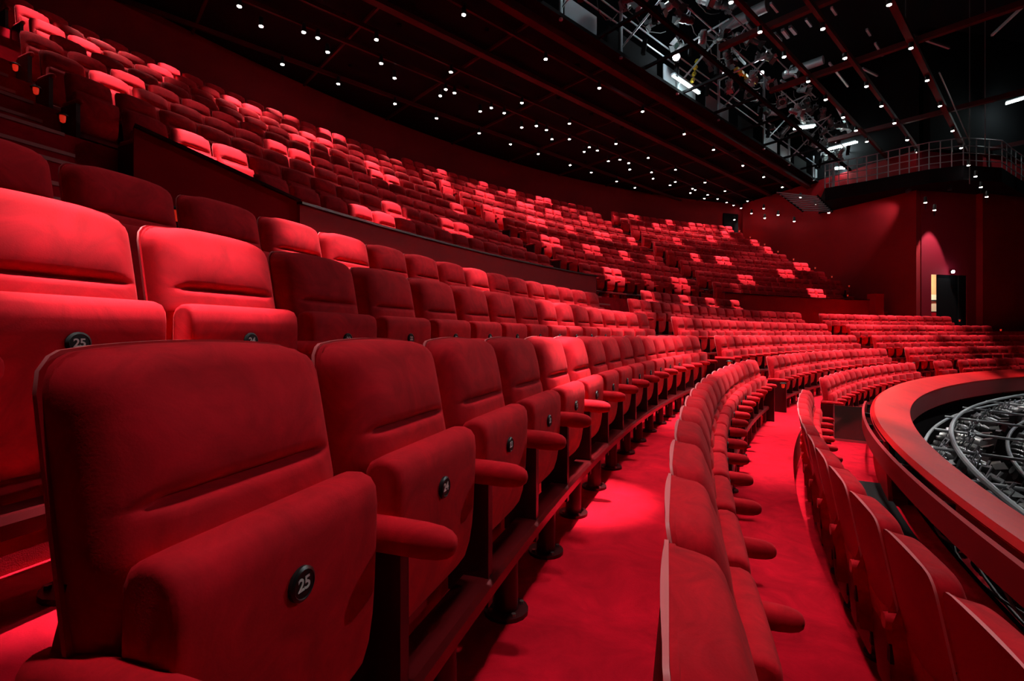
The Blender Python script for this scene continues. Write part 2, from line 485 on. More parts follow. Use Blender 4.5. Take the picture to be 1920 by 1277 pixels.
def shell_mesh(hi):
    """thin moulded shell behind the cushion, its edge standing proud of it"""
    ww = [.12, .30, .50, .70, .85, .94, .98, 1.01, 1.03, 1.038, 1.044] if hi else [.12, .5, .85, .97, 1.03, 1.044]
    xs = 9 if hi else 5
    mb = MB(); n = xs
    fr, bk = [], []
    for w in ww:
        hw = max(halfw(max(w - .004, .3)),   .155) + .006
        if w < .3: hw -= .05 * (.3 - w) / .18
        y0 = .006 - lean(min(w, 1.04))
        for k in range(xs):
            s = -1 + 2 * k / (xs - 1)
            cr = .007 * (1 - s * s) * max(0, (w - .8) / .24)
            bow = .005 * (1 - s * s)
            fr.append((s * hw, y0 + .002, w + cr)); bk.append((s * hw, y0 + .011 + bow, w + cr))
    o = len(fr); fs = []; fm = []
    vs = fr + bk
    for i in range(len(ww) - 1):
        for j in range(n - 1):
            fs.append((i * n + j, (i + 1) * n + j, (i + 1) * n + j + 1, i * n + j + 1))
            fs.append((o + i * n + j, o + i * n + j + 1, o + (i + 1) * n + j + 1, o + (i + 1) * n + j))
    mb.add(vs, fs, 0)
    m2 = []
    for i in range(len(ww) - 1):
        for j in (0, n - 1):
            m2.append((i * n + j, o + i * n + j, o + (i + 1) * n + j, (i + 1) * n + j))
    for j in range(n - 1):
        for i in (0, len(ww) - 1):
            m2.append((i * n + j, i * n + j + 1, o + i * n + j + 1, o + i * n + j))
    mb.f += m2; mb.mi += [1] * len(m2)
    return mb.data('back_shell', [SHELL, RIM], True, 50)

def pad_mesh(hi):
    """seat cushion, tipped up"""
    pr = [(-.128, .738), (-.138, .757), (-.160, .768), (-.190, .769), (-.214, .760), (-.227, .742), (-.231, .705), (-.228, .62), (-.223, .52),
          (-.218, .46), (-.208, .40), (-.192, .352), (-.170, .322), (-.145, .312), (-.128, .325), (-.122, .38), (-.122, .55)]
    if not hi: pr = [pr[i] for i in (0, 2, 4, 6, 9, 11, 13, 15)]
    cy = sum(p[0] for p in pr) / len(pr); cz = .54
    secs = [(-.238, .72), (-.236, .86), (-.229, .945), (-.217, .985), (-.19, 1), (-.1, 1.02), (0, 1.025), (.1, 1.02), (.19, 1), (.217, .985), (.229, .945), (.236, .86), (.238, .72)] if hi else \
           [(-.243, .80), (-.225, 1), (.225, 1), (.243, .80)]
    rings = []
    for x, s in secs:
        rings.append([(x * .968 - .008, cy + (y - cy) * (s if s < 1 else 1 + (s - 1) * (1 if y < cy else 0)), cz + (z - cz) * (1 - (1 - min(s, 1)) * .28)) for y, z in pr])
    mb = MB(); mb.loft(rings)
    return mb.data('seat_pad', VELVET, True, 60)

def arm_mesh(hi):
    n = 14 if hi else 6
    ys = [(-.01, .85), (-.05, .95), (-.14, 1), (-.24, 1), (-.30, .98), (-.335, .90), (-.357, .74), (-.370, .50), (-.375, .2)] if hi else [(-.02, .9), (-.30, 1), (-.36, .75), (-.375, .3)]
    rings = []
    for y, s in ys:
        rings.append([(.034 * s * (abs(cos(2 * pi * k / n)) ** .8) * (1 if cos(2 * pi * k / n) >= 0 else -1), y,
                       .602 + .040 * s * (abs(sin(2 * pi * k / n)) ** .8) * (1 if sin(2 * pi * k / n) >= 0 else -1) - (.03 * max(0, (-y - .2)) if y < -.2 else 0)) for k in range(n)])
    mb = MB(); mb.loft(rings)
    return mb.data('armrest', VELVET, True, 70)

def post_mesh():
    mb = MB()
    mb.box(-.016, .016, -.235, -.10, .20, .585)
    mb.box(-.019, .019, -.247, -.232, .16, .585)
    mb.box(-.018, .018, -.10, -.03, .42, .50)
    return mb.data('arm_post', DARKMETAL, False)

def foot_mesh(hi):
    mb = MB(); n = 16 if hi else 6
    mb.tube([(0, -.21, 0.014), (0, -.21, .215)], .046, n)
    if hi:
        mb.tube([(0, -.21, 0), (0, -.21, .016)], .085, n, 0)
        for k in range(4):
            t = pi / 4 + k * pi / 2
            mb.tube([(.066 * cos(t), -.21 + .066 * sin(t), .014), (.066 * cos(t), -.21 + .066 * sin(t), .026)], .009, 6, 1)
    return mb.data('pedestal', [DARKMETAL, FLANGE], True, 40)

def plate_mesh():
    mb = MB(); n = 20
    def ring(r, y): return [(-.02 + r * cos(2 * pi * k / n), y + .017, .645 + r * sin(2 * pi * k / n)) for k in range(n)]
    mb.loft([ring(.029, -.246), ring(.029, -.2535), ring(.024, -.2565), ring(.0225, -.255), ring(.001, -.255)])
    return mb.data('number_plate', BLACKPLATE, True, 40)

def panel_mesh():
    """end panel closing a row at the aisle"""
    mb = MB(); mb.box(-.022, .022, -.34, -.02, 0.0, .57)
    return mb.data('end_panel', DARKMETAL, False)

MESH = {}
for hi in (True, False):
    MESH[hi] = dict(backrest=backrest_mesh(hi), back_shell=shell_mesh(hi), seat_pad=pad_mesh(hi), armrest=arm_mesh(hi), pedestal=foot_mesh(hi))
POST, PLATE, PANEL = post_mesh(), plate_mesh(), panel_mesh()
NUM = {}
def numeral(n):
    if n not in NUM:
        c = bpy.data.curves.new('seat_number', 'FONT')
        c.body = str(n); c.size = .030; c.align_x = 'CENTER'; c.align_y = 'CENTER'; c.extrude = .0006
        c.space_character = .95; c.offset = .0006
        c.materials.append(WHITEINK)
        tmp = bpy.data.objects.new('seat_number', c); COL.objects.link(tmp)
        dg = bpy.context.evaluated_depsgraph_get()
        NUM[n] = bpy.data.meshes.new_from_object(tmp.evaluated_get(dg))
        bpy.data.objects.remove(tmp); bpy.data.curves.remove(c)
    return NUM[n]

SEATS = []
for (row, block, p0, p1, n) in SPAN:
    R, z = ROW[row]
    for k in range(n):
        ph = p0 + (p1 - p0) * (k + .5) / n
        pos = P(R, ph, z)
        v = pos - camo.location
        X = v.x * cos(PSI) - v.y * sin(PSI); Z = v.x * sin(PSI) + v.y * cos(PSI)
        seen = Z > 0.05 and abs(X) < 1.12 * Z + .6
        SEATS.append(dict(row=row, block=block, k=k, n=n, ph=ph, pos=pos, d=v.length if seen else 1e3 + v.length, pitch=(p1 - p0) / n * R))
SEATS.sort(key=lambda s: s['d'])
INDIV = 300
GROUP = 'red tip-up theatre seats'
def seat_label(s):
    num = ''
    if s['block'] == 'near' and s['row'] in 'CD' and s['k'] < 2:
        num = ' numbered %d' % (25 - s['k'])
    return 'red velvet tip-up seat%s, %s from the near end, %s, %s block' % (num, ORD[s['k']], ROWNAME[s['row']], s['block'])
for i, s in enumerate(SEATS[:INDIV]):
    hi = s['d'] < 7.5
    M = MESH[hi]
    t = empty('theatre_seat', s['pos'], pi / 2 - s['ph'])
    tag(t, seat_label(s), 'seat', GROUP)
    put('backrest', M['backrest'], t).location.x = -.014; put('back_shell', M['back_shell'], t).location.x = -.014; pad = put('seat_pad', M['seat_pad'], t)
    put('pedestal', M['pedestal'], t)
    h = s['pitch'] / 2
    ends = [h] + ([-h] if s['k'] == 0 else [])
    for x in ends:
        a = put('armrest', M['armrest'], t); a.location.x = x + .02
        p = put('arm_post', POST, t); p.location.x = x + .02
        if (x < 0 and s['k'] == 0 and s['block'] != 'near') or (x > 0 and s['k'] == s['n'] - 1) or (x < 0 and s['row'][0] == 'U'):
            e = put('end_panel', PANEL, t); e.location.x = x
    if s['block'] == 'near' and s['d'] < 7.5 and s['row'] in 'BCDEU1U2U3':
        pl_ = put('number_plate', PLATE, t)
        nm = put('seat_number', numeral(25 - s['k']), pl_)
        nm.location = (-.02, -.2384, .645); nm.rotation_euler = (pi / 2, 0, 0)

# the seats farther off: one mesh
import numpy as np
def arr(me):
    v = np.zeros(len(me.vertices) * 3); me.vertices.foreach_get('co', v)
    return v.reshape(-1, 3), [tuple(p.vertices) for p in me.polygons], [p.material_index for p in me.polygons]
M = MESH[False]
kit = [(M['backrest'], 0, 0), (M['back_shell'], 1, 0), (M['seat_pad'], 0, 0), (M['armrest'], 0, 1), (POST, 3, 1), (M['pedestal'], 3, 0)]
KV, KF, KM = [], [], []; o = 0
for me, mi, side in kit:
    v, f, pm = arr(me)
    if side: v = v + np.array([.275, 0, 0])
    KV.append(v); KF += [tuple(i + o for i in ff) for ff in f]
    KM += [mi + (p if mi == 1 else 0) for p in pm]; o += len(v)
KV = np.concatenate(KV)
AV, AF, AM = [], [], []; o = 0
for s in SEATS[INDIV:]:
    if s['d'] > 900: continue
    t = pi / 2 - s['ph']; c_, s_ = cos(t), sin(t)
    v = np.stack([KV[:, 0] * c_ - KV[:, 1] * s_ + s['pos'].x, KV[:, 0] * s_ + KV[:, 1] * c_ + s['pos'].y, KV[:, 2] + s['pos'].z], 1)
    AV.append(v); AF += [tuple(i + o for i in ff) for ff in KF]; AM += KM; o += len(v)
me = bpy.data.meshes.new('distant_seats')
me.from_pydata(np.concatenate(AV).tolist(), [], AF)
for m in (VELVET, SHELL, RIM, DARKMETAL): me.materials.append(m)
me.polygons.foreach_set('material_index', AM); me.polygons.foreach_set('use_smooth', [True] * len(AF)); me.update()
me.set_sharp_from_angle(angle=radians(50))
tag(put('distant_seats', me), 'red tip-up seats of the middle and far blocks beyond the nearest ones', 'seat', GROUP, 'stuff')

# beams that carry the seats, one to a row and block
for (row, block, p0, p1, n) in SPAN:
    R, z = ROW[row]
    if P(R, (p0 + p1) / 2, z).y < 0: continue
    mb = MB()
    mb.arc([(R - .155, z + .205), (R - .262, z + .205), (R - .262, z + .240), (R - .250, z + .256), (R - .155, z + .256)], p0, p1, 0.008)
    o = mb.obj('support_rail', BEAMRED, angle=30)
    tag(o, 'dark red metal bar under the seats of the %s, %s block' % (ROWNAME[row], block), 'seat support', 'supports under the seat rows')

# small aisle lights at the row ends
def aisle_light(pos, label, facing):
    t = empty('aisle_light', pos)
    tag(t, label, 'light', 'aisle lights at the row ends')
    mb = MB()
    mb.tube([(0, 0, .045), (0, 0, .055), (0, 0, .068), (0, 0, .075)], [.055, .055, .04, .01], 10); mb.obj('hood', BLACKPLATE, t)
    mb = MB(); mb.tube([(0, 0, -.035), (0, 0, -.025), (0, 0, .01), (0, 0, .045)], [.010, .024, .030, .030], 10); mb.obj('lens', STEPLENS, t)
    return t
for (row, block, p0, p1, n) in SPAN:
    R, z = ROW[row]
    if block in ('middle', 'far') and row in 'ABCDE':
        aisle_light(P(R - .30, p0 - .0035, z + .50), 'small red aisle light at the near end of the %s, %s block' % (ROWNAME[row], block), 0)
    if row in ('U3', 'U4', 'U5', 'U6', 'U7') and block == 'near':
        aisle_light(P(R - .30, p0 - .0040, z + .33), 'small red aisle light at the near end of the %s beside the stairs' % ROWNAME[row], 0)
    if row[0] == 'U' and block == 'far':
        t = aisle_light(P(R - .1, p1 + .012, z + .78), 'small aisle light at the far end of the %s by the wall' % ROWNAME[row], 0)
    if row in ('D', 'E') and block == 'far':
        t = aisle_light(P(R - .1, p1 + .014, z + .85), 'small aisle light at the far end of the %s, far block' % ROWNAME[row], 0)
t = aisle_light(spanpt(331, 3.36, 408), 'small red aisle light on a post behind the fifth row', 0)
mb = MB(); mb.tube([(0, 0, 1.21 - t.location.z), (0, 0, -.03)], .018, 8); mb.obj('pole', DARKMETAL, t)

# ------------------------------------------------------------------ rail round the stage well
t = empty('balcony_rail', P(25, .3, 0)); t.location = (0, 0, 0)
tag(t, 'broad red curved rail around the stage well in front of the first row', 'railing')
zi, zo = EYE - 1.30, EYE - 1.13
mb = MB(); mb.arc([(24.59, zi), (24.62, zi + .025), (25.05, zo + .01), (25.09, zo - .02), (25.07, zo - .05), (24.60, zi - .04)], -.12, 1.24, 0.008); mb.obj('rail_top', RAILTOP, t, angle=35)
mb = MB(); mb.arc([(24.60, zi - .02), (24.64, zi - .02), (24.68, EYE - 1.74), (24.64, EYE - 1.74)], -.12, 1.24, 0.008); mb.obj('inner_face', RAILFACE, t)
mb = MB(); mb.arc([(25.17, zo - .005), (25.20, zo - .012), (25.20, zo - .20), (25.16, zo - .20)], -.12, .40, 0.008); mb.obj('outer_band', RAILFACE, t)
for k in range(9):
    ph = .03 + k * .046
    mb = MB(); a = P(25.06, ph, zo - .10); b = P(25.17, ph + .004, zo - .10); mb.bar(a, b, .05, .06); mb.obj('bracket', BLACKPLATE, t, smooth=False)
for k in range(10):
    ph = .02 + k * .12
    mb = MB(); mb.tube([P(24.85, ph, -.85), P(24.85, ph, zi - .02)], .03, 8); mb.obj('post', DARKMETAL, t)
mb = MB(); mb.arc([(25.02, -.82), (25.06, -.82), (25.10, zo - .05), (25.06, zo - .05)], .255, 1.24, 0.008); mb.obj('front_panel', PARAPET, t)
mb = MB(); mb.arc([(25.02, -.815), (25.36, -.815), (25.36, -.765), (25.02, -.765)], .185, .285); o = mb.obj('floor_box', MATBLACK, smooth=False)
tag(o, 'black flat box on the carpet between first row and rail', 'box')
t = empty('glass_screen', P(25.35, .398, -.807)); t.rotation_euler = (0, 0, pi / 2 - .398)
tag(t, 'dark glass screen across the first row at the aisle', 'screen')
mb = MB(); mb.box(-.01, .01, -.24, .28, .04, .62); mb.obj('pane', GLASS, t, smooth=False)
mb = MB(); mb.box(-.02, .02, -.26, .30, 0, .04); mb.box(-.015, .015, -.26, -.24, .04, .64); mb.box(-.015, .015, .28, .30, .04, .64); mb.obj('frame', FLANGE, t, smooth=False)
# cables under the rail
rnd = random.Random(5)
for k in range(4):
    pts = []
    for i in range(30):
        ph = .05 + i * .009
        pts.append(P(24.80 - .05 * k + .05 * sin(i * .7 + k), ph, -.60 - .10 * k + .10 * sin(i * .45 + k * 2)))
    mb = MB(); mb.tube(pts, .010 + .003 * (k % 2), 6)
    tag(mb.obj('cable', CABLE), 'grey cable looping under the rail, %s from the top' % ORD[k], 'cable', 'cables under the rail')

# ------------------------------------------------------------------ stage well
mb = MB(); mb.arc([(3, EYE - 6.0), (24.8, EYE - 6.0), (24.8, EYE - 6.2), (3, EYE - 6.2)], -.3, 1.5, 0.03)
struct(mb.obj('floor_stage', PITRED, smooth=False), 'dark red floor deep in the stage well')
mb = MB(); mb.arc([(24.79, EYE - 6.1), (24.82, EYE - 6.1), (24.82, -.8), (24.79, -.8)], -.16, 1.24, 0.01)
struct(mb.obj('wall_well', BLACK), 'black wall of the stage well')

def ring_bar(R, z, p0, p1, r, label):
    n = 60
    mb = MB(); mb.tube([P(R, p0 + (p1 - p0) * i / n, z) for i in range(n + 1)], r, 8)
    tag(mb.obj('lighting_bar', GREY), label, 'lighting bar', 'lighting bars of the stage well')
ring_bar(24.42, EYE - 2.0, .0, 1.2, .03, 'curved grey lighting bar close under the rail')
ring_bar(24.05, EYE - 1.72, .0, 1.2, .035, 'curved grey lighting bar inside the rail, the upper one')
ring_bar(23.3, EYE - 2.05, .0, 1.2, .03, 'curved grey lighting bar inside the rail, the lower one')
ring_bar(22.3, EYE - 2.35, .05, 1.2, .03, 'curved grey lighting bar nearest the stage')

def lantern_parts(t, rnd, big=1.0, m=None):
    m = m or LANTERN
    L = (.30 + rnd.random() * .25) * big; r = (.075 + rnd.random() * .045) * big
    n = 12
    mb = MB()
    mb.tube([(0, 0, 0), (0, L * .15, 0), (0, L * .2, 0), (0, L * .62, 0), (0, L * .64, 0), (0, L, 0)], [r * .75, r, r, r * .95, r * 1.15, r * 1.12], n)
    for k in range(3):
        mb.tube([(0, L * (.24 + k * .09), 0), (0, L * (.27 + k * .09), 0)], r * 1.12, n)
    a = mb.obj('body', m, t)
    mb = MB(); mb.tube([(0, L * 1.0, 0), (0, L * 1.005, 0)], r * .95, n); c = mb.obj('lens', GLASS, t)
    mb = MB()
    y = L * .45; w = r * 1.25; hh = r * 2.1
    mb.bar((-w, y, 0), (-w, y, hh), .012, .03); mb.bar((w, y, 0), (w, y, hh), .012, .03); mb.bar((-w - .006, y, hh), (w + .006, y, hh), .03, .012, up=(0, 1, 0))
    mb.tube([(0, y, hh), (0, y, hh + .09)], .018, 6)
    b = mb.obj('yoke', GREY, t, smooth=False)
    mb = MB()
    for sgn in (-1, 1):
        z0 = sgn * r * 1.05
        mb.add([(-r, L, z0), (r, L, z0), (r * 1.35, L * 1.32, z0 * 1.7), (-r * 1.35, L * 1.32, z0 * 1.7)], [(0, 1, 2, 3)])
        mb.add([(z0, L, -r), (z0, L, r), (z0 * 1.7, L * 1.32, r * 1.35), (z0 * 1.7, L * 1.32, -r * 1.35)], [(0, 1, 2, 3)])
    d = mb.obj('barn_door', LANTERN if m is LANTERN else m, t, smooth=False)
    return [a, b, c, d]
def copy_thing(src, loc, rot, label):
    t = src.copy(); COL.objects.link(t); t.location = loc; t.rotation_euler = rot; t['label'] = label
    for ch in src.children:
        c = ch.copy(); COL.objects.link(c); c.parent = t
    return t
LPROTO = []
def lantern(loc, rot, label, group, kind):
    key = kind
    if key < len(LPROTO) and LPROTO[key]:
        t = copy_thing(LPROTO[key], loc, rot, label); t['group'] = group
        return t
    while len(LPROTO) <= key: LPROTO.append(None)
    t = empty('stage_lantern', loc); t.rotation_euler = rot
    tag(t, label, 'stage light', group)
    lantern_parts(t, random.Random(key + 11), 1.0, LANTERNGREY if key % 2 else LANTERN)
    LPROTO[key] = t
    return t
rnd = random.Random(3)
cnt = {}
for ring, (R, z, step) in enumerate(((24.05, EYE - 1.72, .022), (23.3, EYE - 2.05, .024), (22.3, EYE - 2.35, .030), (24.42, EYE - 2.0, .020))):
    ph = .10 + .01 * ring; i = 0
    if ring == 3: ph = .12
    nm = ('upper curved bar', 'lower curved bar', 'innermost curved bar', 'outer curved bar')[ring]
    while ph < 1.12:
        # pointing across the well, hung below the bar
        rot = (radians(-12 - rnd.random() * 22), radians(rnd.uniform(-12, 12)), -ph - pi / 2 + rnd.uniform(-.35, .35))
        p = P(R - .02, ph, z - .22)
        lantern(p, rot, 'stage lantern hung from the %s, %s from the near end' % (nm, ORD[i]), 'stage lanterns in the well', rnd.randrange(4))
        ph += step * rnd.uniform(.8, 1.25); i += 1
for k in range(9):
    ph = .14 + k * .085
    mb = MB(); mb.tube([P(24.3, ph, EYE - 1.80), P(21.6, ph + .01, EYE - 1.95)], .025, 8)
    tag(mb.obj('lighting_bar', GREY), 'straight grey bar reaching over the well, %s from the near end' % ORD[k], 'lighting bar', 'lighting bars of the stage well')

# ------------------------------------------------------------------ ceiling downlights
def cans():
    mb = MB(); mb.tube([(0, 0, .24), (0, 0, .22), (0, 0, .05), (0, 0, .0)], [.035, .055, .06, .06], 12)
    b = mb.data('housing', BLACKPLATE)
    mb = MB(); mb.tube([(0, 0, .004), (0, 0, -.012), (0, 0, -.022)], [.052, .050, .03], 12)
    return b, mb.data('lens', LENS)
CAN, LENSM = cans()
spot = bpy.data.lights.new('downlight_beam', 'SPOT')
spot.energy = LAMP_W; spot.spot_size = LAMP_CONE; spot.spot_blend = 0.85; spot.shadow_soft_size = 0.05; spot.color = (1.0, .93, .86)
star = spot.copy(); star.energy = STAR_W; star.spot_size = STAR_CONE
midlamp = spot.copy(); midlamp.energy = 650; midlamp.spot_size = radians(38)
def downlight(a, b, label, lamp=None):
    t = empty('downlight', G(a, b, HB))
    tag(t, label, 'ceiling light', 'ceiling downlights')
    put('housing', CAN, t); put('lens', LENSM, t)
    l = put('downlight_beam', lamp if lamp else star if b < -9 else midlamp if a < 5 else spot, t); l.location = (0, 0, -.05)
LINES = [
    ('line beside the lighting bridge', -9.93, [7.38, 10.33, 12.83, 15.33, 18.28, 20.78, 23.76, 26.25, 28.79], [4.6, 1.9, -.8]),
    ('second line from the bridge', -12.36, [6.25, 8.7, 11.67, 14.15, 17.09, 19.53, 21.91, 24.91, 27.23, 30.26], [3.6, .9]),
    ('third line from the bridge', -13.35, [3.14, 4.67, 5.04, 6.9, 9.19, 9.54, 11.12, 11.73, 13.37, 13.93, 15.28, 16.56, 17.12, 18.77, 19.45, 21.39, 23.65, 25.46, 25.78, 27.23, 28.46, 29.65, 30.62, 31.68], [.6]),
    ('fourth line from the bridge', -13.83, [3.76, 5.5, 7.6, 9.3, 11.01, 13.05, 14.75, 16.81, 18.54, 20.24, 22.31, 23.96, 26.14, 27.79], []),
    ('line closest to the back wall', -15.36, [4.76, 6.45, 8.46, 10.16, 12.17, 13.85, 15.51, 17.64, 19.21, 21.3, 22.96], []),
    ('first line on the stage side', -5.24, [11.87, 13.6, 15.33, 17.39, 19.17, 21.21, 22.96, 24.61], [9.0, 6.0, 3.2]),
    ('second line on the stage side', -4.08, [14.68, 16.71, 19.12, 21.16, 23.23, 25.64, 27.66], [11.8, 9.0, 6.2, 3.0]),
    ('third line on the stage side', -2.70, [17.49, 20.09, 22.67, 25.8, 28.44], [14.8, 12.1, 9.4, 6.4, 3.4]),
]
for nm, b, vis, hid in LINES:
    for i, a in enumerate(vis):
        downlight(a, b, 'small bright downlight, %s from the near end, %s' % (ORD[i], nm))
    for i, a in enumerate(hid):
        downlight(a, b, 'small downlight above the near seats, %s outward, %s' % (ORD[i], nm))
for i, (R_, ph_, w_) in enumerate(((27.08, .035, 560), (26.62, .040, 750), (27.1, .143, 1500), (26.35, .085, 650), (26.35, .165, 450), (26.3, .258, 1700), (25.55, .335, 1300), (27.0, .235, 900), (29.3, .065, 260), (24.85, .13, 900), (24.85, .23, 1300), (24.85, .34, 1500), (24.85, .46, 1500))):  # unseen lamps added to brighten the near rows and the rail
    p_ = P(R_, ph_); v_ = p_ - Vector((-RC, 0, 0)); X_ = v_.x * cos(PSI) - v_.y * sin(PSI); Z_ = v_.x * sin(PSI) + v_.y * cos(PSI)
    added_nearlamp = spot.copy(); added_nearlamp.energy = w_; added_nearlamp.spot_size = radians(22); added_nearlamp.spot_blend = 1.0
    downlight(X_ * sin(ALPHA) + Z_ * cos(ALPHA), X_ * cos(ALPHA) - Z_ * sin(ALPHA), 'added unseen downlight above the near rows and rail, %s outward' % ORD[i], added_nearlamp)
for i, a_ in enumerate((18.5, 21.5, 24.5, 27.5, 30.5)):  # added outside the view to light the far seats and rail
    downlight(a_, .7, 'added unseen downlight over the far side of the rail, %s outward' % ORD[i], spot)
# lamps on short arms in front of the side walls
def wall_lamp(x, y, a_, b_, gap, label):
    q = on(a_, b_, x); v = q - Vector((-RC, 0, 0)); Z = v.x * sin(PSI) + v.y * cos(PSI)
    p = spanpt(x, Z - gap, y)
    t = empty('wall_lamp', p); tag(t, label, 'light', 'arm lamps on the side walls')
    put('housing', CAN, t); put('lens', LENSM, t)
    mb = MB(); e = Vector((q.x, q.y, p.z + .3)) - p; mb.tube([(0, 0, .2), e], .018, 6); mb.obj('arm', BLACKPLATE, t)
for i, (x, y) in enumerate(((1409, 400), (1432, 391), (1434, 409), (1459, 403), (1489, 415), (1501, 370), (1528, 384), (1554, 399), (1377, 412))):
    wall_lamp(x, y, c1, c0, .9, 'small bright lamp on an arm before the side wall, %s from the back corner' % ORD[i])
for i, (x, y) in enumerate(((1735, 380), (1752, 394), (1816, 310), (1829, 331))):
    wall_lamp(x, y, c1, c2, 2.2 if i < 2 else 2.4, 'small bright lamp before the plum wall, %s from its left edge' % ORD[i])
for i, (x, y) in enumerate(((1839, 351), (1850, 369))):
    wall_lamp(x, y, c2, c3, 2.4, 'small bright lamp before the right wall, %s from its corner' % ORD[i])

# accent lamps added unseen in deep black tubes, each lighting one or two seats
LIT = '''216,145 317,235 398,265 281,108 324,127 413,180 440,195 180,127 527,254 525,287 476,269 55,42 27,14 136,75 587,246 613,256 596,268 562,258 695,305
687,329 717,337 655,378 697,393 715,376 814,317 822,337 833,376 821,406 850,415 884,357 902,362 891,340 901,384 919,388 946,356 961,378 977,381 995,369 1007,372
981,405 998,409 1055,382 1068,384 1013,391 1027,393 1008,440 1026,444 1052,422 1078,405 1090,407 1104,435 1118,436 1085,457 1100,460 1137,417 1126,500 1143,503 1151,469 1168,444
1180,446 1213,421 1222,421 1244,415 1294,420 1202,478 1215,479 1194,511 1246,518 1260,519 1254,446 1316,443 1327,443 1337,482 1348,482 1290,475 1346,436 1365,427 1408,450 1438,464
1480,492 1493,493 1450,505 1465,507 1392,516 1378,516 1530,526 1543,526 1502,541 1517,542 1366,531 1202,546 1257,552 1272,553 1307,558 1322,558 1368,563'''
def seat_at(x, y):
    best = None
    for s in SEATS:
        if s['row'][0] not in 'UF' or s['d'] > 900: continue
        p = P(ROW[s['row']][0], s['ph'], ROW[s['row']][1] + 1.04); v = p - camo.location
        X = v.x * cos(PSI) - v.y * sin(PSI); Z = v.x * sin(PSI) + v.y * cos(PSI)
        w = F_PX * .5 / Z
        e = ((960 + F_PX * X / Z - (x + w * .45)) / w) ** 2 + ((YH - F_PX * v.z / Z - y) / w * 1.4) ** 2
        if best is None or e < best[0]: best = (e, s)
    return best[1]
AIMED = [('D', 0, 2), ('E', 4, 2), ('C', 4, 2), ('E', 9, 1), ('D', 8, 2)]
hits = []
for tok in LIT.split():
    x, y = tok.split(','); q = seat_at(float(x), float(y))
    if q not in hits: hits.append(q)
groups_ = []
for q in hits:
    for g in groups_:
        if g[0]['row'] == q['row'] and g[0]['block'] == q['block'] and any(abs(m['k'] - q['k']) == 1 for m in g) and len(g) < 2:
            g.append(q); break
    else: groups_.append([q])
mb = MB(); mb.tube([(0, 0, 0), (0, 0, .42)], .075, 10, cap=False); mb.tube([(0, 0, .42), (0, 0, .43)], .078, 10)
TUBEM = mb.data('housing', BLACK)
for r_, k_, n_ in AIMED:
    groups_.append([q for q in SEATS if q['row'] == r_ and q['block'] == 'near' and k_ <= q['k'] < k_ + n_])
mb = MB(); mb.tube([(0, 0, .39), (0, 0, .40)], .05, 10); LENS2 = mb.data('lens', LENS)
for gi, g in enumerate(groups_):
    s = g[0]; R, z = ROW[s['row']]
    ph = sum(m['ph'] for m in g) / len(g)
    tgt = P(R - .16, ph, z + .78)
    zl = CE - .05 if s['row'][0] == 'U' else HB + .3
    src = P(R - .16 - min(1.0 if s['row'][0] == 'U' else .12, .42 * (zl - tgt.z)), ph, zl)
    d = tgt - src
    t = empty('added_lamp', src - d.normalized() * .02)
    t.rotation_euler = (-d).to_track_quat('Z', 'Y').to_euler()
    who = '%s of the %s, %s block' % (ORD[g[0]['k']] + ' seat', ROWNAME[s['row']], s['block'])
    tag(t, 'unseen ceiling lamp added above the ' + who, 'ceiling light', 'added ceiling lamps')
    put('housing', TUBEM, t); put('lens', LENS2, t)
    l = bpy.data.lights.new('accent_beam', 'SPOT'); l.energy = PICK_W * (1.0 if s['row'][0] == 'U' else .9) * d.length ** 2 * (1.25 if len(g) > 1 else 1.0) * (.75 + .5 * ((gi * 7919) % 11) / 10)
    l.spot_size = 2 * math.atan((.55 if len(g) > 1 else .36) / d.length); l.spot_blend = .35 if s['row'][0] in 'UF' else .8; l.shadow_soft_size = .03; l.color = (1, .93, .87)
    put('accent_beam', l, t)

# ------------------------------------------------------------------ lighting bridge
t = empty('lighting_bridge', (0, 0, 0))
tag(t, 'long steel lighting bridge hung with lanterns across the ceiling', 'lighting bridge')
BZ = HB + .05
mb = MB(); mb.bar(G(3, -8.95, BZ), G(37, -8.95, BZ), .22, .26); mb.obj('edge_beam', BLACKRED, t, smooth=False)
mb = MB(); mb.bar(G(3, -8.62, BZ + .10), G(37.3, -8.62, BZ + .10), .36, .10); mb.obj('deck_edge', BLACK, t, smooth=False)
mb = MB(); mb.bar(G(3, -6.9, BZ + .2), G(37.3, -6.9, BZ + .2), .10, .12); mb.obj('front_beam', BLACK, t, smooth=False)
rnd = random.Random(8)
a = 4.0; k = 0
while a < 33:
    L = rnd.uniform(1.2, 2.6)
    mb = MB(); mb.bar(G(a, -8.55, BZ + .50), G(a + L, -8.55, BZ + .50), .03, .52); o = mb.obj('side_panel', GREYPANEL if k % 3 else BLACK, t, smooth=False)
    a += L + rnd.uniform(.1, 1.6); k += 1
for i, a in enumerate((6.5, 9.4, 12.0, 15.2, 18.2, 22.5, 25.5, 29, 32, 34.6, 36.6)):
    mb = MB(); mb.tube([G(a, -8.5, BZ), G(a, -8.5, BZ + 3.2 if i < 6 else BZ + 1.3)], .05, 8); mb.obj('post', GREY, t)
    if i < 7:
        mb = MB(); mb.tube([G(a, -8.5, BZ + .3), G(a + .9, -7.0, BZ + 2.2)], .03, 6); mb.obj('brace', GREY, t)
        mb = MB(); mb.tube([G(a, -8.5, BZ + 1.5), G(a + .3, -6.9, BZ + 1.9)], .03, 6); mb.obj('brace', GREY, t)
for zz, b in ((.95, -8.5), (1.3, -8.5), (1.1, -6.9), (2.2, -6.95)):
    mb = MB(); mb.tube([G(3, b, BZ + zz), G(36.8 if zz < 1.2 else 24, b, BZ + zz)], .024, 6); mb.obj('handrail', GREY, t)
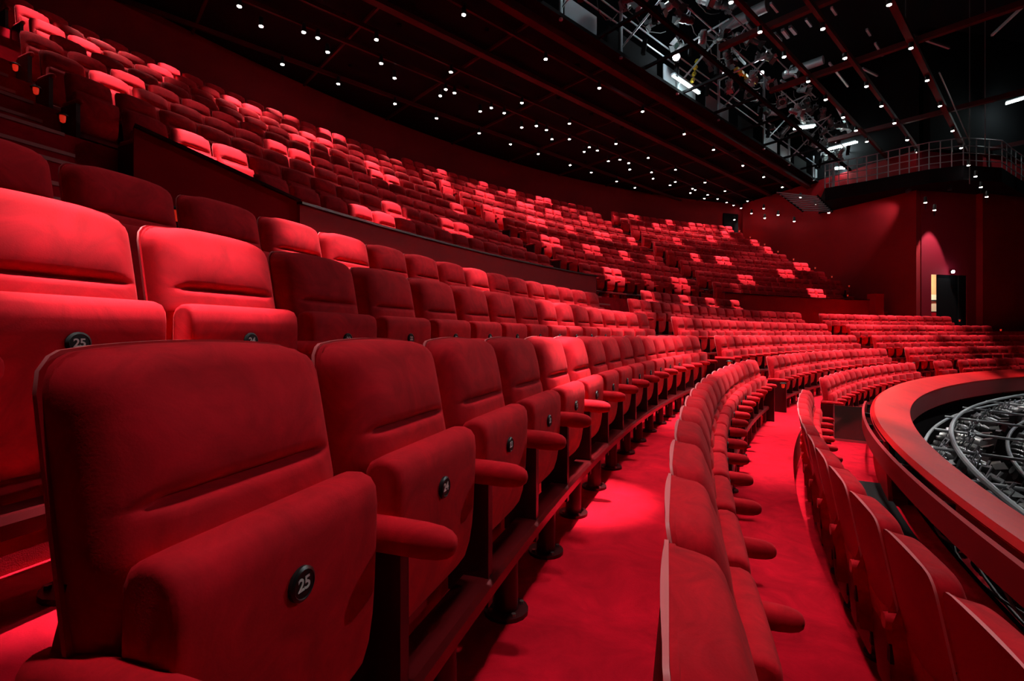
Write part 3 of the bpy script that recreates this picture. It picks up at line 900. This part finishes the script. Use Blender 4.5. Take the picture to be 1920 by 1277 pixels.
for i in range(13):
    a = 4 + i * 2.3
    mb = MB(); mb.bar(G(a, -8.6, BZ + .15), G(a, -6.9, BZ + .2), .08, .08); mb.obj('cross_bar', BLACK, t, smooth=False)
mb = MB(); mb.bar(G(26.5, -6.8, BZ + 2.6), G(35.5, -7.2, BZ + 1.25), .10, .18); mb.obj('sloping_rail', GREY, t, smooth=False)
for i in range(5):
    mb = MB(); mb.bar(G(18.3 + .35 * i, -7.9, BZ + 1.75), G(18.5 + .35 * i, -7.9, BZ + 1.75), .16, .10); mb.obj('tape_mark', YELLOW, t, smooth=False)
for i in range(4):
    mb = MB(); mb.bar(G(15.6 + .1 * i, -8.2, BZ + .45 + .25 * i), G(15.7 + .1 * i, -8.2, BZ + .58 + .25 * i), .09, .09); mb.obj('tape_mark', YELLOW, t, smooth=False)
rnd = random.Random(21)
i = 0
for (b, z0) in ((-7.0, 1.0), (-7.1, 2.1), (-8.1, 1.5)):
    a = 5.5
    while a < 33:
        rot = (radians(rnd.uniform(-50, 10)), radians(rnd.uniform(-20, 20)), rnd.uniform(0, 6.28))
        lantern(G(a, b, BZ + z0 + rnd.uniform(-.25, .25)), rot, 'stage lantern on the lighting bridge, %s along its %s bar' % (ORD[i], {-7.0: 'front', -7.1: 'upper', -8.1: 'rear'}[b]), 'stage lanterns on the bridge', 4 + rnd.randrange(4))
        a += rnd.uniform(.6, 1.5); i += 1
    i = 0
# hanging cables of the bridge
rnd = random.Random(4)
mb = MB()
for k in range(46):
    a = rnd.uniform(5, 32); b = rnd.uniform(-8.4, -6.9); z = BZ + rnd.uniform(.9, 2.6)
    L = rnd.uniform(.6, 2.4); pts = [G(a + L * j / 8, b + rnd.uniform(-.05, .05), z - .35 * 4 * (j / 8) * (1 - j / 8)) for j in range(9)]
    mb.tube(pts, .012, 5, cap=False)
o = mb.obj('cable_bundle', CABLE); tag(o, 'tangle of dark cables slung along the lighting bridge', 'cables', None, 'stuff')
# slatted end below the bridge
t = empty('slatted_panel', (0, 0, 0)); tag(t, 'dark slatted panel under the far end of the lighting bridge', 'panel')
for i in range(9):
    mb = MB(); mb.bar(spanpt(1456 + 6 * i, 24.6, 361 + 4.2 * i), spanpt(1532 + 3.5 * i, 23.9, 369 + 3.4 * i), .12, .03); mb.obj('slat', GREYPANEL, t, smooth=False)
for k in (0, 1):
    mb = MB(); mb.bar(spanpt(1456 if k == 0 else 1532, 24.6 - .7 * k, 358 + 8 * k), spanpt(1506 if k == 0 else 1561, 24.6 - .7 * k, 397 + k), .06, .06); mb.obj('side_bar', BLACK, t, smooth=False)

# work lights: tubes and lamps
def tube_light(p, q, label, watts, rad=.04):
    t = empty('tube_light', (p + q) / 2); tag(t, label, 'light')
    c = t.location.copy(); up_ = Vector((0, 0, 1))
    mb = MB(); mb.bar(p - c + up_ * .07, q - c + up_ * .07, .14, .05); mb.obj('batten', GREYPANEL, t, smooth=False)
    for s in (-1, 1):
        off = (q - p).cross(up_).normalized() * (rad * 1.7 * s)
        mb = MB(); mb.tube([p - c + off, q - c + off], rad, 8); mb.obj('tube', TUBE, t)
    l = bpy.data.lights.new('tube_glow', 'POINT'); l.energy = watts; l.color = (.78, 1, .97); l.shadow_soft_size = .12
    lo = put('tube_glow', l, t); lo.location = (0, 0, -.12)
tube_light(spanpt(1546, 25.5, 282), spanpt(1606, 24.0, 266), 'long white tube light on the black wall above the gallery', 130)
tube_light(spanpt(1886, 21.6, 194), spanpt(1945, 21.0, 176), 'long white tube light at the right edge of the picture', 80)
tube_light(G(14.55, -8.3, BZ + .32), G(16.3, -8.3, BZ + .32), 'thin white tube light low on the lighting bridge', 10, .016)
tube_light(G(22.5, -7.3, BZ + .55), G(23.0, -6.7, BZ + .6), 'short white tube light halfway along the lighting bridge', 22)
tube_light(G(28.8, -7.5, BZ + .35), G(29.4, -6.9, BZ + .4), 'short white tube light near the far end of the bridge', 22)
def work_lamp(loc, label, watts, r=.10):
    t = empty('work_lamp', loc); tag(t, label, 'light')
    mb = MB(); mb.tube([(0, .14, .05), (0, .06, .02), (0, 0, 0)], [r * .5, r, r * 1.1], 12); mb.obj('housing', LANTERN, t)
    mb = MB(); mb.tube([(0, -.005, 0), (0, -.02, -.005)], [r, r * .9], 12); mb.obj('lens', SPOTLENS, t)
    l = bpy.data.lights.new('work_glow', 'POINT'); l.energy = watts; l.color = (.78, .96, 1); l.shadow_soft_size = .1
    lo = put('work_glow', l, t); lo.location = (0, -.18, 0)
work_lamp(spanpt(1268, 18.2 * .86, 107), 'bright white work lamp on the lighting bridge', 45, .11)
work_lamp(G(9.6, -7.9, BZ + 1.75), 'added work lamp inside the near part of the bridge', 60, .07)  # this and the next two are added to brighten the bridge
work_lamp(G(12.6, -7.7, BZ + 2.1), 'added work lamp above the grey post of the bridge', 60, .07)
work_lamp(G(20.2, -7.7, BZ + 2.2), 'added work lamp above the middle of the bridge', 50, .07)
work_lamp(W(18.6, 20.6, EYE + 2.58) if False else (on(c1, c2, 1778) - dnrm * .2 + Vector((0, 0, DT + .12))), 'small white lamp above the black door', 5, .07)

# ------------------------------------------------------------------ gallery along the right walls
t = empty('gallery', (0, 0, 0)); tag(t, 'dark steel gallery with grey handrails above the red side walls', 'gallery')
gp = [(15.0, 23.6), (15.4, 23.2), (16.2, 22.5), (17.0, 21.6), (17.7, 20.9), (18.7, 20.4), (20.6, 20.7), (22.4, 21.9), (24.6, 23.3), (27.5, 25.2)]
bk = [(16.4, 26.4), (17.0, 25.0), (17.6, 23.5), (18.2, 22.2), (18.6, 22.0), (19.4, 22.15), (21.0, 22.5), (22.5, 22.85), (25.0, 23.55), (27.8, 25.3)]
gz0, gz1 = EYE + 6.42, EYE + 7.02
mb = MB()
for i in range(len(gp) - 1):
    q = [W(*gp[i]), W(*gp[i + 1]), W(*bk[i + 1]), W(*bk[i])]
    mb.add([(p.x, p.y, gz0) for p in q] + [(p.x, p.y, gz1) for p in q], [(3, 2, 1, 0), (4, 5, 6, 7), (0, 1, 5, 4), (1, 2, 6, 5), (2, 3, 7, 6), (3, 0, 4, 7)])
mb.obj('deck', BLACK, t, smooth=False)
def cut(pts, n):
    out = []
    for i in range(len(pts) - 1):
        for j in range(n): out.append((lerp(pts[i][0], pts[i + 1][0], j / n), lerp(pts[i][1], pts[i + 1][1], j / n)))
    return out + [pts[-1]]
for zz in (.22, .52, .82, 1.14):
    mb = MB(); mb.tube([W(x, z, gz1 + zz) for x, z in gp], .020, 6); mb.obj('handrail', GREY, t)
for x, z in cut(gp, 3):
    mb = MB(); mb.tube([W(x, z, gz1), W(x, z, gz1 + 1.12)], .022, 6); mb.obj('post', GREY, t)
mb = MB(); mb.tube([spanpt(1561, 24.6, 372), spanpt(1563, 24.6, 285)], .06, 8)
tag(mb.obj('column', GREY), 'grey steel column where bridge and gallery meet', 'column')
t = empty('sign_box', spanpt(1703, 22.6, 295)); t.rotation_euler = (0, 0, -PSI - .5); tag(t, 'small red lit sign box at the end of the gallery', 'sign')
mb = MB(); mb.box(-.27, .27, -.03, .05, -.2, .2); mb.obj('case', SIGNRED, t, smooth=False)

# ------------------------------------------------------------------ ducts and bars high above the stage
def duct(p, q, r, label, m=DUCT, square=False):
    mb = MB()
    if square: mb.bar(p, q, r * 2, r * 2)
    else: mb.tube([p, q], r, 10)
    tag(mb.obj('air_duct' if not square else 'hanging_bar', m, smooth=not square), label, 'duct' if not square else 'bar', None if not square else 'bars above the stage')
def hp(x, y, h):
    Z = F_PX * h / (YH - y); return W((x - 960) / F_PX * Z, Z, EYE + h)
duct(hp(1352, 54, 11.2), hp(1402, 30, 11.2), .20, 'thick grey air duct above the stage, nearer half')
duct(hp(1410, 24, 11.2), hp(1438, 11, 11.2), .20, 'thick grey air duct above the stage, farther half')
duct(hp(1470, 142, 11.2), hp(1498, 130, 11.2), .17, 'slim grey air duct above the stage, left piece')
duct(hp(1505, 126, 11.2), hp(1544, 112, 11.2), .17, 'slim grey air duct above the stage, right piece')
duct(hp(1428, 156, 11.2), hp(1443, 150, 11.2), .17, 'short grey air duct beside the lighting bridge')
bars = [((1452, 63), (1464, 76)), ((1467, 56), (1478, 70)), ((1481, 50), (1492, 63)), ((1511, 36), (1521, 49)), ((1559, 14), (1568, 27)), ((1400, 44), (1412, 58)), ((1364, 55), (1376, 66)),
        ((1445, 6), (1458, 22)), ((1555, 118), (1590, 162)), ((1712, 67), (1780, 90)), ((1625, 55), (1632, 66)), ((1641, 81), (1655, 104)), ((1464, 151), (1522, 179)), ((1617, 128), (1645, 142)), ((1860, 66), (1920, 10)),
        ((1327, 62), (1345, 76)), ((1384, 106), (1397, 120)), ((1372, 92), (1384, 104))]
for i, ((x0, y0), (x1, y1)) in enumerate(bars):
    duct(hp(x0, y0, 10.6), hp(x1, y1, 10.6), .035 if i not in (0, 1, 2) else .05, 'thin grey bar high above the stage, %s of the scattered bars' % ORD[i], GREY if i < 4 else DUCT, True)
mb = MB(); mb.tube([G(20, -2.4, HB + .1), G(28.2, -2.4, HB + .1)], .02, 6)
tag(mb.obj('tension_wire', FLANGE), 'bright steel wire along the third stage-side lamp line', 'wire')
for i, (x, y0, y1) in enumerate(((1847, 290, 140), (1818, 345, 20), (1698, 62, 0))):
    mb = MB(); p_ = spanpt(x, 19.5, y0); mb.tube([p_, Vector((p_.x, p_.y, EYE + 13.5))], .018, 6)
    tag(mb.obj('hanging_cable', CABLE), 'thin vertical cable on the stage side, %s of three' % ORD[i], 'cable', 'vertical cables')

# ------------------------------------------------------------------ lamps that wash the walls
def wash(loc, to, watts, ang, label, col=(1, .9, .85), blend=.3):
    t = empty('wall_washer', loc); tag(t, label, 'light')
    d = Vector(to) - Vector(loc)
    l = bpy.data.lights.new('wash_beam', 'SPOT'); l.energy = watts; l.spot_size = ang; l.spot_blend = blend; l.color = col; l.shadow_soft_size = .04
    lo = put('wash_beam', l, t); lo.rotation_euler = d.to_track_quat('-Z', 'Y').to_euler()
    mb = MB(); e = d.normalized(); mb.tube([-e * .22, -e * .2, -e * .02], [.05, .07, .08], 10); mb.obj('housing', BLACKPLATE, t)
pw = on(c1, c2, 1740)
wash(pw - dnrm * .9 + Vector((0, 0, EYE + 6.2)), pw - dnrm * .05 + Vector((0, 0, EYE + .6)), 1500, radians(40), 'small lamp washing the wall left of the door')
ps = c1 + (c0 - c1) * .35
wash(P(30.75, .395, HB), P(31.24, .395, 2.2), 330, radians(15), 'small lamp washing the parapet of the near block', blend=.9)
wash(P(30.75, .765, HB), P(31.24, .765, 2.2), 330, radians(15), 'small lamp washing the parapet of the far block', blend=.9)
wn = Vector(((c0 - c1).y, -(c0 - c1).x, 0)).normalized()
if wn.dot(c1 - camo.location) > 0: wn = -wn
wash(c1 + wn * 1.0 + Vector((0, 0, EYE + 6.25)), c1 + (c0 - c1) * .42 + Vector((0, 0, EYE + 4.4)), 190, radians(62), 'lamp under the gallery washing the top of the side wall', blend=.8)
wash(G(24, 3.2, HB), P(23.4, .5, EYE - 2), 2300, radians(62), 'added unseen flood lamp lighting the stage well', (1, 1, 1), .5)  # flood added out of view to brighten the gear in the well
